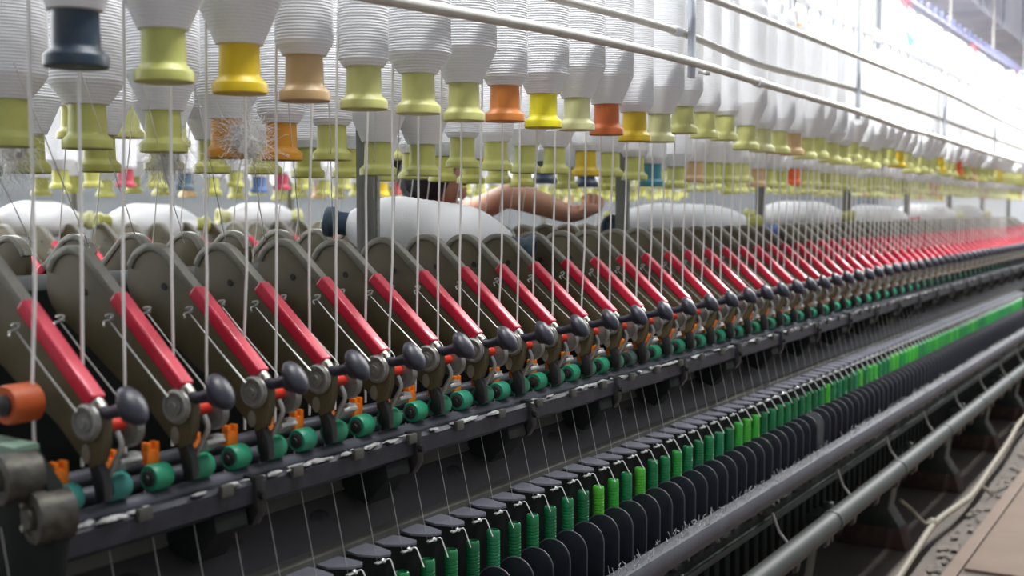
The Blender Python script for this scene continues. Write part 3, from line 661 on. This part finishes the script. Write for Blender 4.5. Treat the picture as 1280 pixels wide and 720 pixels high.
for i in range(420):
    x = 1.8+rl.random()**1.3*6.5; t.blob((x, rl.uniform(1.02, 1.055), Z(-.797)+rl.uniform(-.002, .016)), rl.uniform(.007, .017), 1, .4, (1, 1, .8), rl)
tag(t.build('lint_lumps', mat('dirty_lint', '#383b36', .95)), 'dirty lint lumps lying on the dark ledge under the front rail', 'lint', kind='stuff')

# ------------------------------------------------------------------ overhead track, duct and pennants
tr = thing('overhead_track', (5, YC, Z(1.19)), 'violet-grey overhead track with blue carriers running above the creel', 'overhead track')
TO = (-5, -YC, -1.19)
b = MB(TO); b.box(4.4, 14, YC-.008, YC+.008, 1.20, 1.217, .002); b.build('rail', 'track', tr)
for k in range(46):
    x = 4.6+.2*k; b = MB(TO); b.lathe([(.0, 1.205), (.006, 1.205), (.009, 1.215), (.009, 1.228), (.013, 1.232), (.013, 1.246), (0, 1.25)], (x, YC-.02, 0), (0, 0, 1), 10); b.build('carrier', 'blue' if k % 3 else 'track', tr)
for k in range(6):
    x = 5+1.7*k; b = MB(TO); b.cyl((x, YC, 1.22), (x, YC, 7.0-H), .006, seg=8); b.build('hanger_rod', 'greyp', tr)
du = thing('air_duct', (10, 1.9, Z(1.55)), 'lavender-grey air duct hung high above the far creel', 'air duct')
DO = (-10, -1.9, -1.55)
b = MB(DO); b.box(7.2, 15, 1.72, 2.22, 1.60, 2.10, .02); b.build('casing', 'duct', du)
for k in range(7):
    x = 7.9+1.15*k; b = MB(DO); b.box(x, x+.05, 1.705, 2.235, 1.585, 2.115, .004); b.build('joint_band', 'postm', du)
for k in range(3):
    x = 8.2+3*k; b = MB(DO); b.cyl((x, 1.97, 2.09), (x, 1.97, 7.0-H), .008, seg=8); b.build('hanger_rod', 'greyp', du)
for i, (x, z) in enumerate(((7.24, 1.04), (9.45, 1.04), (11.45, 1.08))):
    t = thing('pennant', (x, YC, Z(z)), ('green and red pennant hanging below the overhead track, %s from the camera' % ('nearest', 'second', 'farthest')[i]), 'pennant', 'pennants under the overhead track'); t.scale = (.8, .8, .8)
    b = MB(); b.tube([(-.5, 0, .14), (-.3, 0, .17), (0, 0, .205)], .004, 6); b.cyl((0, 0, .1), (0, 0, .215), .003, seg=6); b.build('cord', 'pred', t)
    def sheet(P, th=.003):
        q = MB(); u = bmesh.new()
        A = [u.verts.new((px, -th, pz)) for px, pz in P]; B = [u.verts.new((px, th, pz)) for px, pz in P]
        u.faces.new(A); u.faces.new(B)
        for j in range(len(P)): u.faces.new([A[j], A[(j+1) % len(P)], B[(j+1) % len(P)], B[j]])
        mp = {v: q.v(v.co) for v in u.verts}
        for f_ in u.faces: q.face([mp[v] for v in f_.verts])
        u.free(); return q
    sheet([(-.35, .19), (.12, .10), (.10, .075), (-.33, .16)]).build('red_band', 'pred', t)
    sheet([(-.30, .15), (-.16, .10), (.10, -.06), (.05, -.07), (-.22, .04)]).build('green_band', 'pgrey', t)
    sheet([(-.14, -.02), (.14, -.06), (-.02, -.16)]).build('green_tip', 'pgreen', t)

# ------------------------------------------------------------------ the person
def skin_mesh(name, V, Eg, Rr, m, parent, sub=2):
    me = bpy.data.meshes.new(name); me.from_pydata([Vector(v) for v in V], Eg, [])
    o = bpy.data.objects.new(name, me); COL.objects.link(o)
    md = o.modifiers.new('skin', 'SKIN'); md.use_smooth_shade = True
    for i, d in enumerate(me.skin_vertices[0].data):
        q = Rr[i]; d.radius = (q, q) if not isinstance(q, tuple) else q; d.use_root = (i == 0)
    ms = o.modifiers.new('sub', 'SUBSURF'); ms.levels = sub; ms.render_levels = sub
    dg = bpy.context.evaluated_depsgraph_get(); ev = o.evaluated_get(dg)
    nm = bpy.data.meshes.new_from_object(ev); bpy.data.objects.remove(o); nm.name = name
    nm.materials.clear(); nm.materials.append(M[m]); nm.shade_smooth()
    return link(name, nm, parent)
PP = Vector((3.2, 2.40, 0))
pe = thing('person', PP, 'person with black hair leaning over the machine, bare arm reaching along it', 'person')
def L_(p): return Vector((p[0], p[1], Z(p[2])))-PP
J = {}
V = []; Eg = []; Rr = []
def J_(nm, p, r_, par=None):
    J[nm] = len(V); V.append(L_(p)); Rr.append(r_)
    if par: Eg.append((J[par], J[nm]))
J_('pelvis', (3.20, 2.47, -.44), (.135, .10))
J_('waist', (3.20, 2.42, -.26), (.115, .085), 'pelvis'); J_('chest', (3.21, 2.31, -.10), (.135, .095), 'waist'); J_('neckbase', (3.20, 2.21, -.02), .055, 'chest')
J_('neck', (3.16, 2.155, .025), .046, 'neckbase'); J_('headlow', (3.115, 2.10, .055), .072, 'neck'); J_('head', (3.085, 2.085, .105), .090, 'headlow'); J_('crown', (3.075, 2.10, .16), .060, 'head')
J_('shL', (3.385, 2.17, -.015), .052, 'chest'); J_('upL', (3.33, 2.05, .02), .043, 'shL'); J_('elL', (3.255, 1.945, .045), .042, 'upL'); J_('foL', (3.305, 1.86, .022), .043, 'elL'); J_('wrL', (3.372, 1.768, -.022), .030, 'foL'); J_('paL', (3.402, 1.725, -.012), (.036, .026), 'wrL')
J_('shR', (3.02, 2.24, -.03), .052, 'chest'); J_('elR', (2.94, 2.33, -.27), .040, 'shR'); J_('wrR', (2.97, 2.27, -.49), .026, 'elR'); J_('paR', (2.972, 2.255, -.555), (.018, .032), 'wrR')
for s_, sx in (('L', .09), ('R', -.09)):
    J_('hip'+s_, (3.20+sx, 2.47, -.50), .085, 'pelvis'); J_('kn'+s_, (3.20+sx*1.1, 2.46, -.83), .055, 'hip'+s_); J_('an'+s_, (3.20+sx*1.1, 2.50, -1.19), .036, 'kn'+s_); J_('to'+s_, (3.20+sx*1.3, 2.37, -1.245), .026, 'an'+s_)
def hand(s_, c, fw, up, side):
    c = Vector(c); fw = Vector(fw).normalized(); up = Vector(up).normalized(); sd = Vector(side).normalized()
    for i, (o_, ln) in enumerate(((-.027, .85), (-.009, 1.), (.009, .95), (.026, .75))):
        b0 = c+sd*o_+fw*.03; nm = 'f%s%d' % (s_, i)
        J_(nm+'a', b0, .0095, 'pa'+s_); b1 = b0+fw*.024*ln-up*.008; J_(nm+'b', b1, .0088, nm+'a'); b2 = b1-up*.024*ln+fw*.004; J_(nm+'c', b2, .0082, nm+'b'); b3 = b2-up*.006-fw*.018*ln; J_(nm+'d', b3, .0075, nm+'c')
    b0 = c-sd*.035+fw*.004; J_('t%sa' % s_, b0, .0105, 'pa'+s_); b1 = b0+fw*.022-up*.012; J_('t%sb' % s_, b1, .0095, 't%sa' % s_); J_('t%sc' % s_, b1+sd*.016+fw*.006-up*.008, .0085, 't%sb' % s_)
hand('L', (3.402, 1.722, -.012), (.15, -.25, .95), (-.55, -.8, -.1), (.82, -.55, -.1))
hand('R', (2.972, 2.253, -.56), (0, -.12, -1), (1, .0, 0), (0, -1, .12))
body = skin_mesh('body', V, Eg, Rr, 'skin', pe)
# face, facing the machine and downwards
hc = L_((3.085, 2.085, .095)); fd = Vector((.52, -.72, -.42)).normalized(); sd = Vector((.81, .585, 0)).normalized(); ud = sd.cross(fd).normalized()
if ud.z < 0: ud = -ud
b = MB(); b.lathe([(.0, -.018), (.008, -.017), (.013, -.004), (.011, .008), (.004, .022), (.0, .026)], hc+fd*.084-ud*.012, ud, 12); b.build('nose', 'skin', pe)
for q in (-1, 1):
    b = MB(); b.blob(hc+fd*.074+sd*.031*q+ud*.018, .009, 2, 0, (1, 1, .7)); b.build('eye', 'eye', pe)
    b = MB(); b.tube([hc+fd*.078+sd*(.031*q-.014)+ud*.034, hc+fd*.079+sd*.031*q+ud*.038, hc+fd*.070+sd*(.031*q+.014)+ud*.034], .003, 6); b.build('eyebrow', 'hair', pe)
    b = MB(); b.lathe([(.0, 0), (.018, .002), (.02, .008), (.012, .010), (0, .008)], hc+sd*.088*q-ud*.004, sd*q, 14, .65, 1.); b.build('ear', 'skin', pe)
b = MB(); b.tube([hc+fd*.070-sd*.020-ud*.044, hc+fd*.079-ud*.043, hc+fd*.070+sd*.020-ud*.044], [.003, .007, .003], 8); b.build('mouth', 'lip', pe)
b = MB(); rh = random.Random(5)
t_ = bmesh.new(); bmesh.ops.create_icosphere(t_, subdivisions=4, radius=1.)
mp = {}
for v in t_.verts:
    d = v.co.normalized(); f_ = d.dot(fd); u_ = d.dot(ud)
    rad = .118 if f_ < .25 else (.118-.055*min((f_-.25)/.35, 1) if u_ < .62 else .112)
    wave = .004*math.sin(26*d.dot(sd)+6*u_)
    mp[v] = b.v(hc+ud*.012-fd*.012+d*(rad+wave)*(1.06 if u_ < 0 and f_ < 0 else 1.))
for f_ in t_.faces: b.face([mp[v] for v in f_.verts])
t_.free()
b.lathe([(.0, -.05), (.03, -.045), (.048, -.01), (.046, .02), (.028, .045), (.0, .05)], hc-fd*.135+ud*.0, (ud-fd*.6), 18)
b.build('hair', 'hair', pe)
VV = [V[J[n]] for n in ('waist', 'chest', 'neckbase', 'shL', 'shR', 'upL', 'elR')]; VV.append(V[J['pelvis']]); VV[5] = VV[3]+(V[J['upL']]-VV[3])*.25; VV[6] = VV[4]+(V[J['elR']]-VV[4])*.6
skin_mesh('blouse', VV, [(0, 1), (1, 2), (1, 3), (1, 4), (3, 5), (4, 6), (0, 7)], [(.165, .135), (.175, .135), .070, .064, .064, .060, .054, (.18, .15)], 'blouse', pe)
VV = [V[J['waist']]*.35+V[J['pelvis']]*.65]+[V[J[n]] for n in ('pelvis', 'hipL', 'knL', 'anL', 'hipR', 'knR', 'anR')]
skin_mesh('trousers', VV, [(0, 1), (1, 2), (2, 3), (3, 4), (1, 5), (5, 6), (6, 7)], [(.150, .120), (.155, .13), .112, .070, .056, .112, .070, .056], 'trousers', pe)

# ------------------------------------------------------------------ lamps and daylight
def area(name, loc, sx, sy, power, rot=(0, 0, 0), col=(1, 1, 1)):
    l = bpy.data.lights.new(name, 'AREA'); l.shape = 'RECTANGLE'; l.size = sx; l.size_y = sy; l.energy = power; l.color = col
    o = bpy.data.objects.new(name, l); COL.objects.link(o); o.location = loc; o.rotation_euler = rot; return o
n = 0
for y in (.62, 2.75, 5.0):
    for x in (1.6, 4.4, 7.2, 10.0, 13.5, 18):
        n += 1
        t = thing('ceiling_lamp', (x, y, 2.95 if y < 1 else 3.4), 'white tube lamp hung from the ceiling over the aisle, number %s' % nth(n), 'ceiling lamp', 'ceiling tube lamps')
        b = MB(); b.prism([(-.09, .0), (-.05, .06), (.05, .06), (.09, .0), (.085, .0), (.047, .053), (-.047, .053), (-.085, .0)], -.65, .65); b.build('reflector', 'wall', t)
        b = MB(); b.cyl((-.6, 0, .02), (.6, 0, .02), .014, seg=10); b.build('lamp_tube', 'tubeglow', t)
        b = MB(); b.cyl((-.5, 0, .055), (-.5, 0, 3.6), .005, seg=6); b.cyl((.5, 0, .055), (.5, 0, 3.6), .005, seg=6); b.build('hanging_rod', 'greyp', t)
        area('lamp_light', (x, y, 2.94 if y < 1 else 3.39), 1.2, .16, ({1.6: 36, 4.4: 80, 7.2: 112, 10.0: 115}.get(x, 80) if y < 1 else (32 if y < 4 else 30)) if x > 2 or y < 1 else 45)
for k, x in enumerate((2.5, 8, 14, 20)):
    area('window_daylight', (x, 6.3, 2.7), 5, 3., 170, (-PI/2, 0, 0), (.97, .99, 1))
W = bpy.data.worlds.new('world'); S.world = W; W.use_nodes = True
W.node_tree.nodes['Background'].inputs[0].default_value = (.92, .95, 1, 1); W.node_tree.nodes['Background'].inputs[1].default_value = .42

# ------------------------------------------------------------------ camera
cam = bpy.data.cameras.new('camera'); co = bpy.data.objects.new('camera', cam); COL.objects.link(co); S.camera = co
cam.sensor_width = 36; cam.lens = 1500/1280*36; cam.clip_end = 100; cam.clip_start = .02
FW = Vector((.85865767, .50838637, -.06519434)); RT = Vector((.50947022, -.86048829, 0)); UP = RT.cross(FW)
mw = Matrix((RT, UP, -FW)).transposed().to_4x4(); mw.translation = (0, 0, H); co.matrix_world = mw
cam.dof.use_dof = True; cam.dof.focus_distance = 2.25; cam.dof.aperture_fstop = 42.19/11.0
S.view_settings.view_transform = 'Standard'; S.view_settings.look = 'None'; S.view_settings.exposure = 0.; S.view_settings.gamma = 1.; S.view_settings.use_curve_mapping = False
S.cycles.use_denoising = True; S.cycles.max_bounces = 6
